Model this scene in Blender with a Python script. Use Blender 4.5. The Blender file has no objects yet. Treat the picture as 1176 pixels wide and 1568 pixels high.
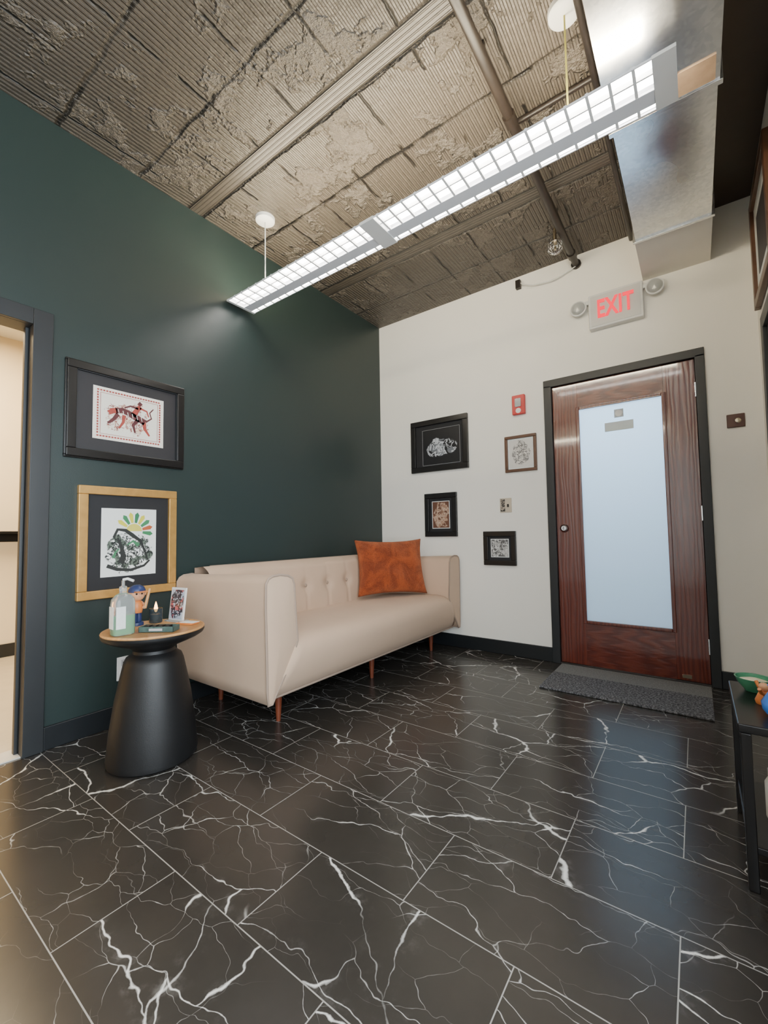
import bpy, bmesh, math, random
from mathutils import Vector, Matrix
random.seed(4)
scn=bpy.context.scene
COL=bpy.context.collection
# ------------------------------------------------------------------ node helpers
class NT:
    def __init__(s,name):
        s.m=bpy.data.materials.new(name); s.m.use_nodes=True
        s.t=s.m.node_tree; s.t.nodes.clear()
        s.out=s.t.nodes.new('ShaderNodeOutputMaterial')
    def n(s,typ,**k):
        nd=s.t.nodes.new(typ)
        for a,b in k.items():
            if a=='ins':
                for i,v in b.items():
                    if isinstance(v,bpy.types.NodeSocket): s.t.links.new(v,nd.inputs[i])
                    else: nd.inputs[i].default_value=v
            else: setattr(nd,a,b)
        return nd
    def math(s,op,a,b=0.0,c=None,clamp=False):
        nd=s.n('ShaderNodeMath',operation=op,use_clamp=clamp)
        for i,v in enumerate((a,b,c)):
            if v is None: continue
            if isinstance(v,bpy.types.NodeSocket): s.t.links.new(v,nd.inputs[i])
            else: nd.inputs[i].default_value=v
        return nd.outputs[0]
    def vmath(s,op,a,b=None,sc=None):
        nd=s.n('ShaderNodeVectorMath',operation=op)
        for i,v in ((0,a),(1,b),(3,sc)):
            if v is None: continue
            if isinstance(v,bpy.types.NodeSocket): s.t.links.new(v,nd.inputs[i])
            else: nd.inputs[i].default_value=v
        return nd.outputs[0]
    def coord(s): return s.n('ShaderNodeTexCoord').outputs['Object']
    def noise(s,vec,scale,detail=4,rough=.5,dist=0):
        return s.n('ShaderNodeTexNoise',ins={'Vector':vec,'Scale':scale,'Detail':detail,'Roughness':rough,'Distortion':dist})
    def ss(s,v,a,b,x=0.,y=1.):
        nd=s.n('ShaderNodeMapRange',interpolation_type='SMOOTHSTEP',ins={'Value':v,'From Min':a,'From Max':b,'To Min':x,'To Max':y}); return nd.outputs[0]
    def mix(s,f,a,b,bt='MIX'):
        nd=s.n('ShaderNodeMix',data_type='RGBA',blend_type=bt)
        for i,v in ((0,f),(6,a),(7,b)):
            if isinstance(v,bpy.types.NodeSocket): s.t.links.new(v,nd.inputs[i])
            elif i==0: nd.inputs[0].default_value=v
            else: nd.inputs[i].default_value=(*v[:3],1)
        return nd.outputs[2]
    def bump(s,h,strength=.5,dist=.01):
        return s.n('ShaderNodeBump',ins={'Height':h,'Strength':strength,'Distance':dist}).outputs[0]
    def bsdf(s,**k):
        b=s.n('ShaderNodeBsdfPrincipled')
        for a,v in k.items():
            a=a.replace('_',' ')
            if isinstance(v,bpy.types.NodeSocket): s.t.links.new(v,b.inputs[a])
            else:
                if a in('Base Color','Emission Color','Sheen Tint') : v=(*v[:3],1)
                b.inputs[a].default_value=v
        return b
    def fin(s,sh):
        s.t.links.new(sh.outputs[0] if hasattr(sh,'outputs') else sh,s.out.inputs[0]); return s.m

def simple(name,c,rough=.5,metal=0,var=.12,scale=8,bump=0,bs=60,**k):
    s=NT(name); co=s.coord(); n=s.noise(co,scale,3)
    col=s.mix(n.outputs[0],[x*(1-var) for x in c],[min(1,x*(1+var)) for x in c])
    kw=dict(Base_Color=col,Roughness=rough,Metallic=metal); kw.update(k)
    if bump: kw['Normal']=s.bump(s.noise(co,bs,2).outputs[0],bump,.002)
    return s.fin(s.bsdf(**kw))
def emis(name,c,st):
    s=NT(name); e=s.n('ShaderNodeEmission',ins={0:(*c,1),1:st}); return s.fin(e)

# ------------------------------------------------------------------ materials
m_cream=simple('paint_cream_wall',(.88,.85,.78),.6,var=.03,scale=2,bump=.15,bs=220)
m_green=simple('paint_dark_green_wall',(.0165,.0290,.0270),.42,var=.06,scale=2,bump=.15,bs=220)
m_trim=simple('paint_slate_trim',(.016,.018,.020),.45,var=.1)
m_base=simple('paint_black_baseboard',(.012,.014,.016),.35,var=.1)
m_black=simple('black_lacquer',(.009,.008,.008),.28)
m_mblack=simple('matte_black',(.005,.005,.0055),.5,bump=.2,bs=300)
m_white=simple('white_enamel',(.72,.72,.70),.4,var=.04)
m_grey=simple('grey_enamel',(.42,.42,.43),.4,var=.04)
m_conduit=simple('painted_conduit',(.016,.011,.008),.42,metal=0,var=.3,scale=12)
m_dkconduit=simple('dark_conduit',(.014,.010,.008),.4,metal=0,var=.3,scale=12)
m_dkceil=simple('dark_brown_ceiling',(.045,.028,.018),.5,var=.2)
m_gold=simple('gold_leaf_frame',(.55,.31,.09),.35,metal=.5,var=.25,scale=25)
m_brownfr=simple('walnut_frame',(.10,.045,.024),.35,var=.3,scale=30)
m_matb=simple('black_mat_board',(.010,.010,.012),.7)
m_matg=simple('charcoal_mat_board',(.019,.017,.019),.6)
m_red=simple('red_plastic',(.50,.02,.02),.35)
m_redglow=NT('exit_red_letters'); m_redglow=m_redglow.fin(m_redglow.bsdf(Base_Color=(.8,.01,.03),Emission_Color=(1,.005,.04),Emission_Strength=1.4))
m_clear=NT('clear_plastic'); m_clear=m_clear.fin(m_clear.bsdf(Base_Color=(.92,.95,.93),Roughness=.08,Transmission_Weight=.85,IOR=1.3))
m_greenliq=NT('green_gel'); m_greenliq=m_greenliq.fin(m_greenliq.bsdf(Base_Color=(.12,.55,.22),Roughness=.15,Transmission_Weight=.3,IOR=1.33))
m_label=simple('label_paper',(.75,.78,.76),.5,var=.15,scale=60)
m_chrome=simple('chrome',(.65,.65,.66),.15,metal=1,var=.05)
m_brass=simple('brass_hardware',(.5,.42,.30),.25,metal=1)
m_orange=simple('orange_plastic',(.62,.20,.05),.4)
m_skin=simple('toy_peach',(.70,.36,.20),.45)
m_navy=simple('toy_navy',(.02,.035,.12),.4)
m_blue=simple('blue_glass',(.05,.22,.75),.2)
m_bowlg=simple('green_ceramic',(.06,.25,.14),.25)
m_creamc=simple('cream_ceramic',(.75,.68,.48),.4)
m_flame=emis('candle_flame',(1,.45,.12),14)
m_wax=simple('candle_wax',(.8,.6,.4),.5)
m_dglass=NT('smoked_glass'); m_dglass=m_dglass.fin(m_dglass.bsdf(Base_Color=(.12,.16,.18),Roughness=.05,Transmission_Weight=.8,IOR=1.4))
m_leg=simple('walnut_leg',(.16,.04,.018),.35,var=.3,scale=30)
m_dkgreen=simple('slate_green_tray',(.05,.09,.08),.5,var=.5,scale=60)
m_plaque=simple('bronze_plaque',(.09,.045,.035),.35,metal=.3)

def mk_fabric(name,c,v=.06):
    s=NT(name); co=s.coord()
    n=s.noise(co,5,3); f=s.noise(co,450,2)
    col=s.mix(n.outputs[0],[x*(1-v) for x in c],[x*(1+v) for x in c])
    return s.fin(s.bsdf(Base_Color=col,Roughness=.85,Sheen_Weight=.15,Sheen_Tint=(1,.85,.7),Normal=s.bump(f.outputs[0],.25,.002)))
m_sofa=mk_fabric('beige_velvet_upholstery',(.56,.395,.28))
m_pipe=mk_fabric('beige_piping',(.34,.25,.19))
def mk_velvet():
    s=NT('rust_velvet'); co=s.coord(); n=s.noise(co,7,4,.6,1.2); f2=s.noise(co,150,3,.8)
    f=s.ss(s.math('ADD',n.outputs[0],s.math('MULTIPLY',s.math('SUBTRACT',f2.outputs[0],.5),.8)),.3,.7)
    col=s.mix(f,(.19,.028,.005),(.42,.078,.015))
    h=s.math('ADD',n.outputs[0],s.math('MULTIPLY',f2.outputs[0],.45))
    return s.fin(s.bsdf(Base_Color=col,Roughness=.9,Sheen_Weight=.6,Sheen_Tint=(1,.40,.2),Normal=s.bump(h,.9,.022)))
m_rust=mk_velvet()

def mk_wood(name,c1,c2,rough,sx,sz,bs=.3,coat=0):
    s=NT(name); co=s.coord()
    mp=s.n('ShaderNodeMapping',ins={0:co,3:(sx,sx,sz)}).outputs[0]
    n=s.noise(mp,1.0,5,.6,1.2)
    w=s.n('ShaderNodeTexWave',wave_type='BANDS',bands_direction='X',ins={'Vector':mp,'Scale':.9,'Distortion':9,'Detail':3,'Detail Scale':1.2}).outputs[1]
    f=s.math('MULTIPLY',s.math('ADD',w,n.outputs[0]),.5)
    col=s.mix(f,c1,c2)
    return s.fin(s.bsdf(Base_Color=col,Roughness=rough,Coat_Weight=coat,Coat_Roughness=.06,Normal=s.bump(f,bs,.004)))
WA,WB=(.070,.010,.006),(.17,.030,.014)
m_door_v=mk_wood('mahogany_stile',WA,WB,.26,14,1.6,.5,1.0)
m_tabletop=mk_wood('oak_table_top',(.42,.20,.07),(.56,.31,.12),.35,14,14,.1)

def mk_frost():
    s=NT('frosted_glass')
    tr=s.n('ShaderNodeBsdfTranslucent',ins={0:(.82,.91,.98,1)})
    p=s.bsdf(Base_Color=(.56,.63,.70),Roughness=.25)
    mx=s.n('ShaderNodeMixShader',ins={0:.4,1:tr.outputs[0],2:p.outputs[0]})
    return s.fin(mx)
m_frost=mk_frost()

def mk_floor():
    s=NT('black_marble_tile'); co=s.coord()
    mp=s.vmath('ADD',co,(-.01,2.77+6.2,0))
    br=s.n('ShaderNodeTexBrick',offset=.5,offset_frequency=2,squash=1.0,squash_frequency=2,
        ins={'Vector':mp,'Color1':(0,0,0,1),'Color2':(1,1,1,1),'Mortar':(.5,.5,.5,1),'Scale':1.0,'Mortar Size':.0016,'Mortar Smooth':.1,'Bias':0.0,'Brick Width':.62,'Row Height':.31})
    rnd=s.n('ShaderNodeSeparateColor',ins={0:br.outputs[0]}).outputs[0]
    off=s.n('ShaderNodeCombineXYZ',ins={0:s.math('MULTIPLY',rnd,9.3),1:s.math('MULTIPLY',rnd,5.1),2:s.math('MULTIPLY',rnd,3.7)}).outputs[0]
    p=s.vmath('ADD',co,off)
    nz=s.noise(p,5.0,3,.55).outputs[1]
    pd=s.vmath('ADD',p,s.vmath('SCALE',s.vmath('SUBTRACT',nz,(.5,.5,.5)),sc=.15))
    pd=s.n('ShaderNodeMapping',ins={0:pd,2:(0,0,.75),3:(1.0,2.0,1)}).outputs[0]
    cl=s.noise(p,16,4,.7).outputs[0]
    def vein(scale,w,mscale,mlo,mhi,seed,rot,base):
        q=s.n('ShaderNodeMapping',ins={0:pd,1:(seed,seed*1.7,0),2:(0,0,rot)}).outputs[0]
        v=s.n('ShaderNodeTexVoronoi',feature='DISTANCE_TO_EDGE',voronoi_dimensions='2D',ins={'Vector':q,'Scale':scale}).outputs['Distance']
        mk=s.ss(s.noise(q,mscale,2).outputs[0],mlo,mhi)
        m3=s.math('POWER',mk,3.0)
        wv=s.math('MULTIPLY',s.math('MULTIPLY',w,s.math('ADD',m3,base)),s.ss(cl,.3,.7,.5,1.6))
        l=s.math('SUBTRACT',1.0,s.math('DIVIDE',v,wv),clamp=True)
        return s.math('MULTIPLY',l,mk),s.math('MULTIPLY',s.math('SUBTRACT',1.0,s.math('DIVIDE',v,w*7),clamp=True),mk)
    v1,h1=vein(1.5,.0105,1.6,.36,.68,0,0,.38)
    v2,h2=vein(2.7,.0090,2.0,.38,.70,3.3,1.1,.45)
    v3,h3=vein(5.6,.0085,2.2,.38,.70,7.7,.4,.6)
    vv=s.math('ADD',s.math('ADD',s.math('MULTIPLY',v1,1.4),s.math('MULTIPLY',v2,1.1)),s.math('MULTIPLY',v3,.65),clamp=True)
    vv=s.math('MULTIPLY',vv,s.ss(cl,.30,.55,.55,1.))
    hz=s.math('MULTIPLY',s.math('ADD',h1,s.math('MULTIPLY',h2,.6)),s.ss(cl,.48,.75,0,.2))
    basec=s.mix(s.noise(p,4,4,.65).outputs[0],(.022,.019,.0165),(.040,.035,.030))
    c=s.mix(hz,basec,(.45,.44,.42)); c=s.mix(vv,c,(.68,.67,.64))
    c=s.mix(br.outputs[1],c,(.30,.29,.27))
    hgt=s.math('SUBTRACT',1.0,br.outputs[1])
    return s.fin(s.bsdf(Base_Color=c,Roughness=.24,Normal=s.bump(hgt,.35,.002)))
m_floor=mk_floor()

def mk_ceiling():
    s=NT('ribbed_concrete_ceiling'); co=s.coord()
    wob=s.vmath('ADD',co,s.vmath('SCALE',s.vmath('SUBTRACT',s.noise(co,9,3,.6).outputs[1],(.5,.5,.5)),sc=.034))
    sp=s.n('ShaderNodeSeparateXYZ',ins={0:co}); x,y=sp.outputs[0],sp.outputs[1]
    sw=s.n('ShaderNodeSeparateXYZ',ins={0:wob}); xw,yw=sw.outputs[0],sw.outputs[1]
    rib=s.math('SINE',s.math('MULTIPLY',x,2*math.pi/.024))
    rib=s.ss(rib,-.5,.5)
    def per(v,o,period):
        t=s.math('SUBTRACT',v,o); t=s.math('DIVIDE',t,period); t=s.math('SUBTRACT',s.math('FRACT',s.math('ADD',t,100.5)),.5)
        return s.math('MULTIPLY',s.math('ABSOLUTE',t),period)
    dst=per(y,-2.01,1.2)
    strip=s.math('SUBTRACT',1.0,s.ss(dst,.044,.050))
    stripedge=s.math('MULTIPLY',s.ss(dst,.040,.046),s.math('SUBTRACT',1.0,s.ss(dst,.050,.060)))
    line=s.math('MULTIPLY',s.ss(s.math('SINE',s.math('MULTIPLY',y,2*math.pi/.022)),.2,.9),strip)
    seam=s.math('SUBTRACT',1.0,s.ss(per(yw,-2.36,.40),.003,.014))
    seamx=s.math('SUBTRACT',1.0,s.ss(per(xw,.1,.31),.001,.009))
    brk=s.ss(s.noise(co,4.2,3,.6).outputs[0],.45,.56)
    crack=s.math('MAXIMUM',s.math('MULTIPLY',seam,s.ss(brk,0,1,.35,1)),s.math('MULTIPLY',seamx,s.math('MULTIPLY',brk,1.0)))
    crack=s.math('MULTIPLY',crack,s.math('SUBTRACT',1.0,strip))
    crack=s.math('MAXIMUM',crack,s.math('MULTIPLY',stripedge,.8))
    patch=s.ss(s.noise(wob,4.6,4,.65).outputs[0],.52,.57)
    ns=s.math('SUBTRACT',1.0,strip)
    patch=s.math('MULTIPLY',patch,ns)
    ribk=s.math('MULTIPLY',rib,s.math('MULTIPLY',ns,s.math('SUBTRACT',1.0,s.math('MULTIPLY',patch,.85))))
    lump=s.noise(co,20,4,.7).outputs[0]
    h=s.math('ADD',s.math('MULTIPLY',ribk,.45),s.math('MULTIPLY',s.math('MULTIPLY',lump,s.math('ADD',.45,s.math('MULTIPLY',patch,1.6))),s.math('ADD',.25,s.math('MULTIPLY',ns,.75))))
    h=s.math('SUBTRACT',h,s.math('MULTIPLY',crack,1.8))
    h=s.math('ADD',h,s.math('MULTIPLY',line,.15))
    c=s.mix(s.noise(co,2.5,4,.6).outputs[0],(.070,.058,.046),(.118,.100,.080))
    c=s.mix(s.math('MULTIPLY',patch,.30),c,(.14,.12,.097))
    c=s.mix(s.math('MULTIPLY',strip,.75),c,s.mix(s.noise(co,14,4,.7).outputs[0],(.035,.029,.023),(.080,.067,.053)))
    c=s.mix(s.math('MULTIPLY',ribk,.35),c,(.036,.028,.022))
    c=s.mix(s.math('MULTIPLY',line,.35),c,(.02,.016,.012))
    c=s.mix(s.math('MULTIPLY',crack,.9),c,(.008,.006,.005))
    return s.fin(s.bsdf(Base_Color=c,Roughness=.42,Normal=s.bump(h,1.0,.020)))
m_ceil=mk_ceiling()

def mk_duct():
    s=NT('galvanised_steel'); co=s.coord()
    v=s.n('ShaderNodeTexVoronoi',ins={'Vector':co,'Scale':70}).outputs['Color']
    v=s.n('ShaderNodeSeparateColor',ins={0:v}).outputs[0]
    n=s.noise(co,2.2,2).outputs[0]
    c=s.mix(v,(.70,.71,.71),(.84,.84,.83))
    return s.fin(s.bsdf(Base_Color=c,Metallic=1.0,Roughness=s.ss(n,.3,.7,.20,.34),Normal=s.bump(n,.35,.03)))
m_duct=mk_duct()
m_tape=simple('masking_patch',(.50,.34,.22),.6,var=.3,scale=20)
def mk_speck(name,a,b,sc):
    s=NT(name); co=s.coord(); n=s.noise(co,sc,2,.7)
    return s.fin(s.bsdf(Base_Color=s.mix(s.ss(n.outputs[0],.4,.65),a,b),Roughness=.9,Normal=s.bump(n.outputs[0],.6,.004)))
m_matA=mk_speck('mat_ribbed_grey',(.15,.15,.145),(.23,.23,.22),120)
m_matB=mk_speck('mat_speckled_charcoal',(.035,.035,.038),(.20,.20,.21),90)
def mk_art(name,paper,ink,ctr,rad,scale,axis,w=.03,ink2=None,fill=.5,filla=.6,wild=1.8):
    s=NT(name); co=s.coord(); sp=s.n('ShaderNodeSeparateXYZ',ins={0:co})
    u=sp.outputs[1 if axis==0 else 0]; v=sp.outputs[2]
    du=s.math('DIVIDE',s.math('SUBTRACT',u,ctr[0]),rad[0]); dv=s.math('DIVIDE',s.math('SUBTRACT',v,ctr[1]),rad[1])
    d=s.math('SQRT',s.math('ADD',s.math('MULTIPLY',du,du),s.math('MULTIPLY',dv,dv)))
    d=s.math('ADD',d,s.math('MULTIPLY',s.math('SUBTRACT',s.noise(co,scale*.35,3).outputs[0],.5),wild))
    msk=s.math('SUBTRACT',1.0,s.ss(d,.92,1.0))
    n=s.noise(co,scale,3,.6,.6).outputs[0]
    ln=s.math('SUBTRACT',1.0,s.ss(s.math('ABSOLUTE',s.math('SUBTRACT',n,.5)),w*.6,w))
    fl=s.ss(s.noise(co,scale*.6,3).outputs[0],fill,fill+.03)
    c=s.mix(s.math('MULTIPLY',msk,s.math('MULTIPLY',fl,filla)),paper,ink2 or ink)
    c=s.mix(s.math('MULTIPLY',msk,ln),c,ink)
    return s.fin(s.bsdf(Base_Color=c,Roughness=.35))

# ------------------------------------------------------------------ geometry helpers
def grp(name,loc=(0,0,0)):
    e=bpy.data.objects.new(name,None); e.location=loc; e.empty_display_size=.1; COL.objects.link(e); return e
def link(name,me,mat,parent,smooth=False,bevel=0,seg=2,sub=0):
    for m in (mat if isinstance(mat,(list,tuple)) else [mat]): me.materials.append(m)
    o=bpy.data.objects.new(name,me); COL.objects.link(o)
    if parent: o.parent=parent; o.location=-Vector(parent.location)
    if smooth:
        for p in me.polygons: p.use_smooth=True
    if bevel:
        b=o.modifiers.new('bevel','BEVEL'); b.width=bevel; b.segments=seg; b.limit_method='ANGLE'; b.angle_limit=math.radians(35)
        for p in me.polygons: p.use_smooth=True
        w=o.modifiers.new('wn','WEIGHTED_NORMAL'); w.keep_sharp=False
    if sub:
        u=o.modifiers.new('sub','SUBSURF'); u.levels=sub; u.render_levels=sub
    return o
def mesh(name,verts,faces,mat,parent=None,**k):
    me=bpy.data.meshes.new(name); me.from_pydata([tuple(v) for v in verts],[],faces); me.update()
    bm=bmesh.new(); bm.from_mesh(me); bmesh.ops.recalc_face_normals(bm,faces=bm.faces); bm.to_mesh(me); bm.free()
    return link(name,me,mat,parent,**k)
def boxvf(a,b,vs,fs):
    i=len(vs); x0,y0,z0=a; x1,y1,z1=b
    vs+=[(x0,y0,z0),(x1,y0,z0),(x1,y1,z0),(x0,y1,z0),(x0,y0,z1),(x1,y0,z1),(x1,y1,z1),(x0,y1,z1)]
    fs+=[tuple(i+j for j in f) for f in ((0,3,2,1),(4,5,6,7),(0,1,5,4),(1,2,6,5),(2,3,7,6),(3,0,4,7))]
def boxes(name,lst,mat,parent=None,**k):
    vs,fs=[],[]
    for a,b in lst: boxvf(a,b,vs,fs)
    return mesh(name,vs,fs,mat,parent,**k)
def box(name,a,b,mat,parent=None,**k): return boxes(name,[(a,b)],mat,parent,**k)
def lathe(name,prof,c,mat,parent=None,seg=48,axis='Z',smooth=True,**k):
    vs,fs=[],[]; n=len(prof)
    for i in range(seg):
        t=2*math.pi*i/seg
        for r,h in prof:
            a,b=r*math.cos(t),r*math.sin(t)
            v={'Z':(a,b,h),'Y':(a,h,b),'X':(h,a,b)}[axis]
            vs.append((c[0]+v[0],c[1]+v[1],c[2]+v[2]))
    for i in range(seg):
        j=(i+1)%seg
        for q in range(n-1): fs.append((i*n+q,j*n+q,j*n+q+1,i*n+q+1))
    fs.append(tuple(i*n for i in range(seg))); fs.append(tuple(i*n+n-1 for i in range(seg)))
    o=mesh(name,vs,fs,mat,parent,smooth=smooth,**k)
    if smooth:
        e=o.modifiers.new('es','EDGE_SPLIT'); e.split_angle=math.radians(40)
    return o
def tube(name,pts,r,mat,parent=None,seg=12,closed=False):
    cu=bpy.data.curves.new(name,'CURVE'); cu.dimensions='3D'; cu.bevel_depth=r; cu.bevel_resolution=4; cu.use_fill_caps=True
    sp=cu.splines.new('POLY'); sp.points.add(len(pts)-1); sp.use_cyclic_u=closed
    for p,q in zip(sp.points,pts): p.co=(*q,1)
    cu.materials.append(mat)
    o=bpy.data.objects.new(name,cu); COL.objects.link(o)
    if parent: o.parent=parent; o.location=-Vector(parent.location)
    return o
def ball(name,c,r,mat,parent=None,sc=(1,1,1),sub=3):
    bm=bmesh.new(); bmesh.ops.create_icosphere(bm,subdivisions=sub,radius=r)
    for v in bm.verts: v.co=Vector((v.co.x*sc[0]+c[0],v.co.y*sc[1]+c[1],v.co.z*sc[2]+c[2]))
    me=bpy.data.meshes.new(name); bm.to_mesh(me); bm.free(); return link(name,me,mat,parent,smooth=True)

# ------------------------------------------------------------------ room shell
H=3.135; YB=-5.6; XR=2.93
box('floor',(0,YB,-.05),(XR,0,0),m_floor)
box('ceiling',(0,YB,H),(XR,0,H+.1),m_ceil)
boxes('wall_back',[((-.12,0,0),(1.65,.14,H)),((2.63,0,0),(XR+.12,.14,H)),((1.65,0,2.16),(2.63,.14,H))],m_cream)
boxes('wall_left',[((-.12,-2.82,0),(0,0,H)),((-.12,YB,0),(0,-3.77,H)),((-.12,-3.77,2.07),(0,-2.82,H))],m_green)
boxes('wall_right',[((XR,-.34,0),(XR+.12,0,H)),((XR,-1.36,2.16),(XR+.12,-.34,H)),((XR,-2.5,0),(XR+.12,-1.36,H)),((XR,-5.2,0),(XR+.12,-2.5,.35)),((XR,-5.2,2.5),(XR+.12,-2.5,H)),((XR,YB,0),(XR+.12,-5.2,H))],m_cream)
boxes('wall_front',[((-.12,YB-.12,0),(XR+.12,YB,H))],m_cream)
g=grp('window_1',(XR+.06,-3.85,1.4))
boxes('frame',[((XR+.03,-5.2,.35),(XR+.09,-2.5,.41)),((XR+.03,-5.2,2.44),(XR+.09,-2.5,2.5)),((XR+.03,-5.2,.35),(XR+.09,-5.14,2.5)),((XR+.03,-2.56,.35),(XR+.09,-2.5,2.5)),((XR+.03,-3.88,.35),(XR+.09,-3.82,2.5))],m_black,g,bevel=.004)
box('baseboard_back_left',(0.0,-.016,0),(1.63,0,.11),m_base,bevel=.004)
box('baseboard_back_right',(2.655,-.016,0),(XR,0,.11),m_base,bevel=.004)
box('baseboard_left',(0,-2.76,0),(.016,-.016,.11),m_base,bevel=.004)
box('baseboard_right',(XR-.016,-2.5,0),(XR,-1.42,.11),m_base,bevel=.004)
boxes('trim_1',[((0,-2.84,0),(.022,-2.76,2.13)),((0,-3.83,0),(.022,-3.75,2.13)),((0,-3.75,2.05),(.022,-2.84,2.13)),
   ((-.12,-2.84,0),(0,-2.82,2.07)),((-.12,-3.77,0),(0,-3.75,2.07)),((-.12,-3.75,2.05),(0,-2.84,2.07)),
   ((-.075,-2.855,0),(-.045,-2.84,2.05)),((-.14,-2.84,0),(-.12,-2.76,2.13))],m_trim,bevel=.003)
box('trim_2',(-.12,-3.75,-.05),(0,-2.84,.006),simple('threshold_marble',(.62,.60,.55),.35))
boxes('trim_3',[((XR-.022,-.36,0),(XR,-.28,2.20)),((XR-.022,-1.42,0),(XR,-1.34,2.20)),((XR-.022,-1.34,2.12),(XR,-.36,2.20))],m_trim,bevel=.003)
g=grp('door_2',(XR+.07,-.85,0))
box('panel',(XR+.04,-1.36,0),(XR+.08,-.34,2.16),m_black,g)
# ---- adjoining room seen through the left doorway
m_warm=simple('warm_plaster',(.84,.70,.48),.6,var=.03)
box('wall_office_far',(-2.42,-5.2,0),(-2.3,-1.2,2.8),m_warm)
box('wall_office_side',(-2.3,-1.32,0),(-.12,-1.2,2.8),m_warm)
box('wall_office_near',(-2.3,-5.2,0),(-.12,-5.08,2.8),m_warm)
box('floor_office',(-2.42,-5.2,-.05),(-.12,-1.2,0),simple('office_floor',(.50,.44,.35),.4,var=.15))
box('ceiling_office',(-2.42,-5.2,2.8),(-.12,-1.2,2.86),m_white)
box('baseboard_office',(-2.3,-5.08,0),(-2.284,-1.32,.11),m_base)
g=grp('wall_shelf',(-2.2,-2.6,1.05))
boxes('shelf',[((-2.3,-3.6,1.06),(-2.14,-1.5,1.08)),((-2.3,-3.5,.99),(-2.285,-1.6,1.06)),((-2.3,-2.2,.96),(-2.17,-2.18,1.06)),((-2.3,-3.2,.96),(-2.17,-3.18,1.06))],m_black,g,bevel=.002)

# ------------------------------------------------------------------ entrance door
g=grp('door_1',(2.145,0,0))
boxes('jamb',[((1.63,-.022,0),(1.688,.14,2.155)),((2.602,-.022,0),(2.655,.14,2.155)),((1.63,-.022,2.142),(2.655,.14,2.20))],m_trim,g,bevel=.003)
dy0,dy1=.004,.048
boxes('stiles',[((1.69,dy0,.012),(1.87,dy1,2.14)),((2.42,dy0,.012),(2.60,dy1,2.14))],m_door_v,g,bevel=.002)
m_door_h=mk_wood('mahogany_rail',WA,WB,.26,2.2,14,.5,1.0)
boxes('rails',[((1.87,dy0,.012),(2.42,dy1,.33)),((1.87,dy0,1.94),(2.42,dy1,2.14))],m_door_h,g)
boxes('door_stop',[((1.68,.05,0),(1.70,.075,2.145)),((2.59,.05,0),(2.61,.075,2.145)),((1.68,.05,2.125),(2.61,.075,2.15))],m_trim,g)
boxes('glazing_bead',[((1.858,-.006,.318),(1.882,dy0+.01,1.952)),((2.408,-.006,.318),(2.432,dy0+.01,1.952)),((1.882,-.006,.318),(2.408,dy0+.01,.342)),((1.882,-.006,1.928),(2.408,dy0+.01,1.952))],m_door_v,g,bevel=.004)
box('frosted_pane',(1.87,.022,.33),(2.42,.028,1.94),m_frost,g)
box('sticker_square',(2.115,.017,1.83),(2.175,.0215,1.89),simple('sticker_grey',(.50,.54,.57),.5),g)
lathe('sticker_ring',[(.018,0),(.024,-.001),(.024,.002),(.018,.002)],(2.145,.0155,1.86),m_white,g,seg=24,axis='Y')
box('sticker_strip',(2.05,.017,1.735),(2.235,.0215,1.80),simple('sticker_strip_grey',(.60,.66,.66),.5),g)
lathe('deadbolt',[(0,-.022),(.018,-.022),(.024,-.016),(.032,-.004),(.034,.004)],(1.745,.0,1.03),m_chrome,g,seg=32,axis='Y')
box('keyway',(1.742,-.026,1.02),(1.748,-.021,1.04),m_black,g)
box('thumbturn',(1.737,-.035,1.026),(1.753,-.02,1.034),m_chrome,g,bevel=.002)
boxes('hinges',[((2.594,-.012,1.88),(2.61,.004,1.98)),((2.594,-.012,1.06),(2.61,.004,1.16)),((2.594,-.012,.2),(2.61,.004,.3))],m_chrome,g,bevel=.003)
boxes('threshold',[((1.685,-.015,0),(2.605,.13,.011))],m_dkconduit,g,bevel=.003)
box('kick_stop',(2.45,-.004,.03),(2.5,.004,.05),m_brass,g)
box('floor_corridor',(1.2,.14,-.05),(3.1,1.6,0),simple('corridor_floor',(.4,.4,.4),.5))
box('wall_corridor',(1.2,1.6,0),(3.1,1.7,2.8),m_cream)

# ------------------------------------------------------------------ door mat
g=grp('door_mat',(2.15,-.32,0))
box('border',(1.70,-.27,0.001),(2.60,-.035,.009),m_matA,g,bevel=.002)
box('pile',(1.70,-.62,0.001),(2.60,-.27,.012),m_matB,g,bevel=.003)

# ------------------------------------------------------------------ ductwork & pipes
g=grp('air_duct',(2.525,-2.6,2.95))
box('main_run',(2.34,-1.40,2.775),(2.71,-.5,H),m_duct,g)
box('near_run',(2.335,-5.4,2.765),(2.715,-1.40,H),m_duct,g)
box('painted_end',(2.335,-.5,2.77),(2.715,0,H),simple('painted_duct',(.80,.76,.68),.35,var=.1,scale=3),g)
boxes('flange',[((2.325,-.51,2.765),(2.725,-.49,H)),((2.325,-1.41,2.758),(2.725,-1.385,H)),((2.325,-2.6,2.755),(2.725,-2.575,H))],m_duct,g,bevel=.002)
box('tape_patch',(2.36,-1.53,2.760),(2.70,-1.42,2.766),m_tape,g)
boxes('tape_patch_b',[((2.42,-1.58,2.7595),(2.58,-1.50,2.7655))],m_tape,g)
box('ceiling_strip',(2.73,-5.4,H-.03),(XR,0,H),m_dkceil)  # thin dark brown sheet under the ceiling, between duct and right wall
g=grp('sprinkler_pipe',(1.905,-2,3.06))
tube('main',[(1.905,-5.5,3.06),(1.905,-.02,3.06)],.024,m_conduit,g)
for y in (-.12,-1.28,-1.42,-2.4): tube('coupling',[(1.905,y,3.06),(1.905,y-.06,3.06)],.031,m_conduit,g)
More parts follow.
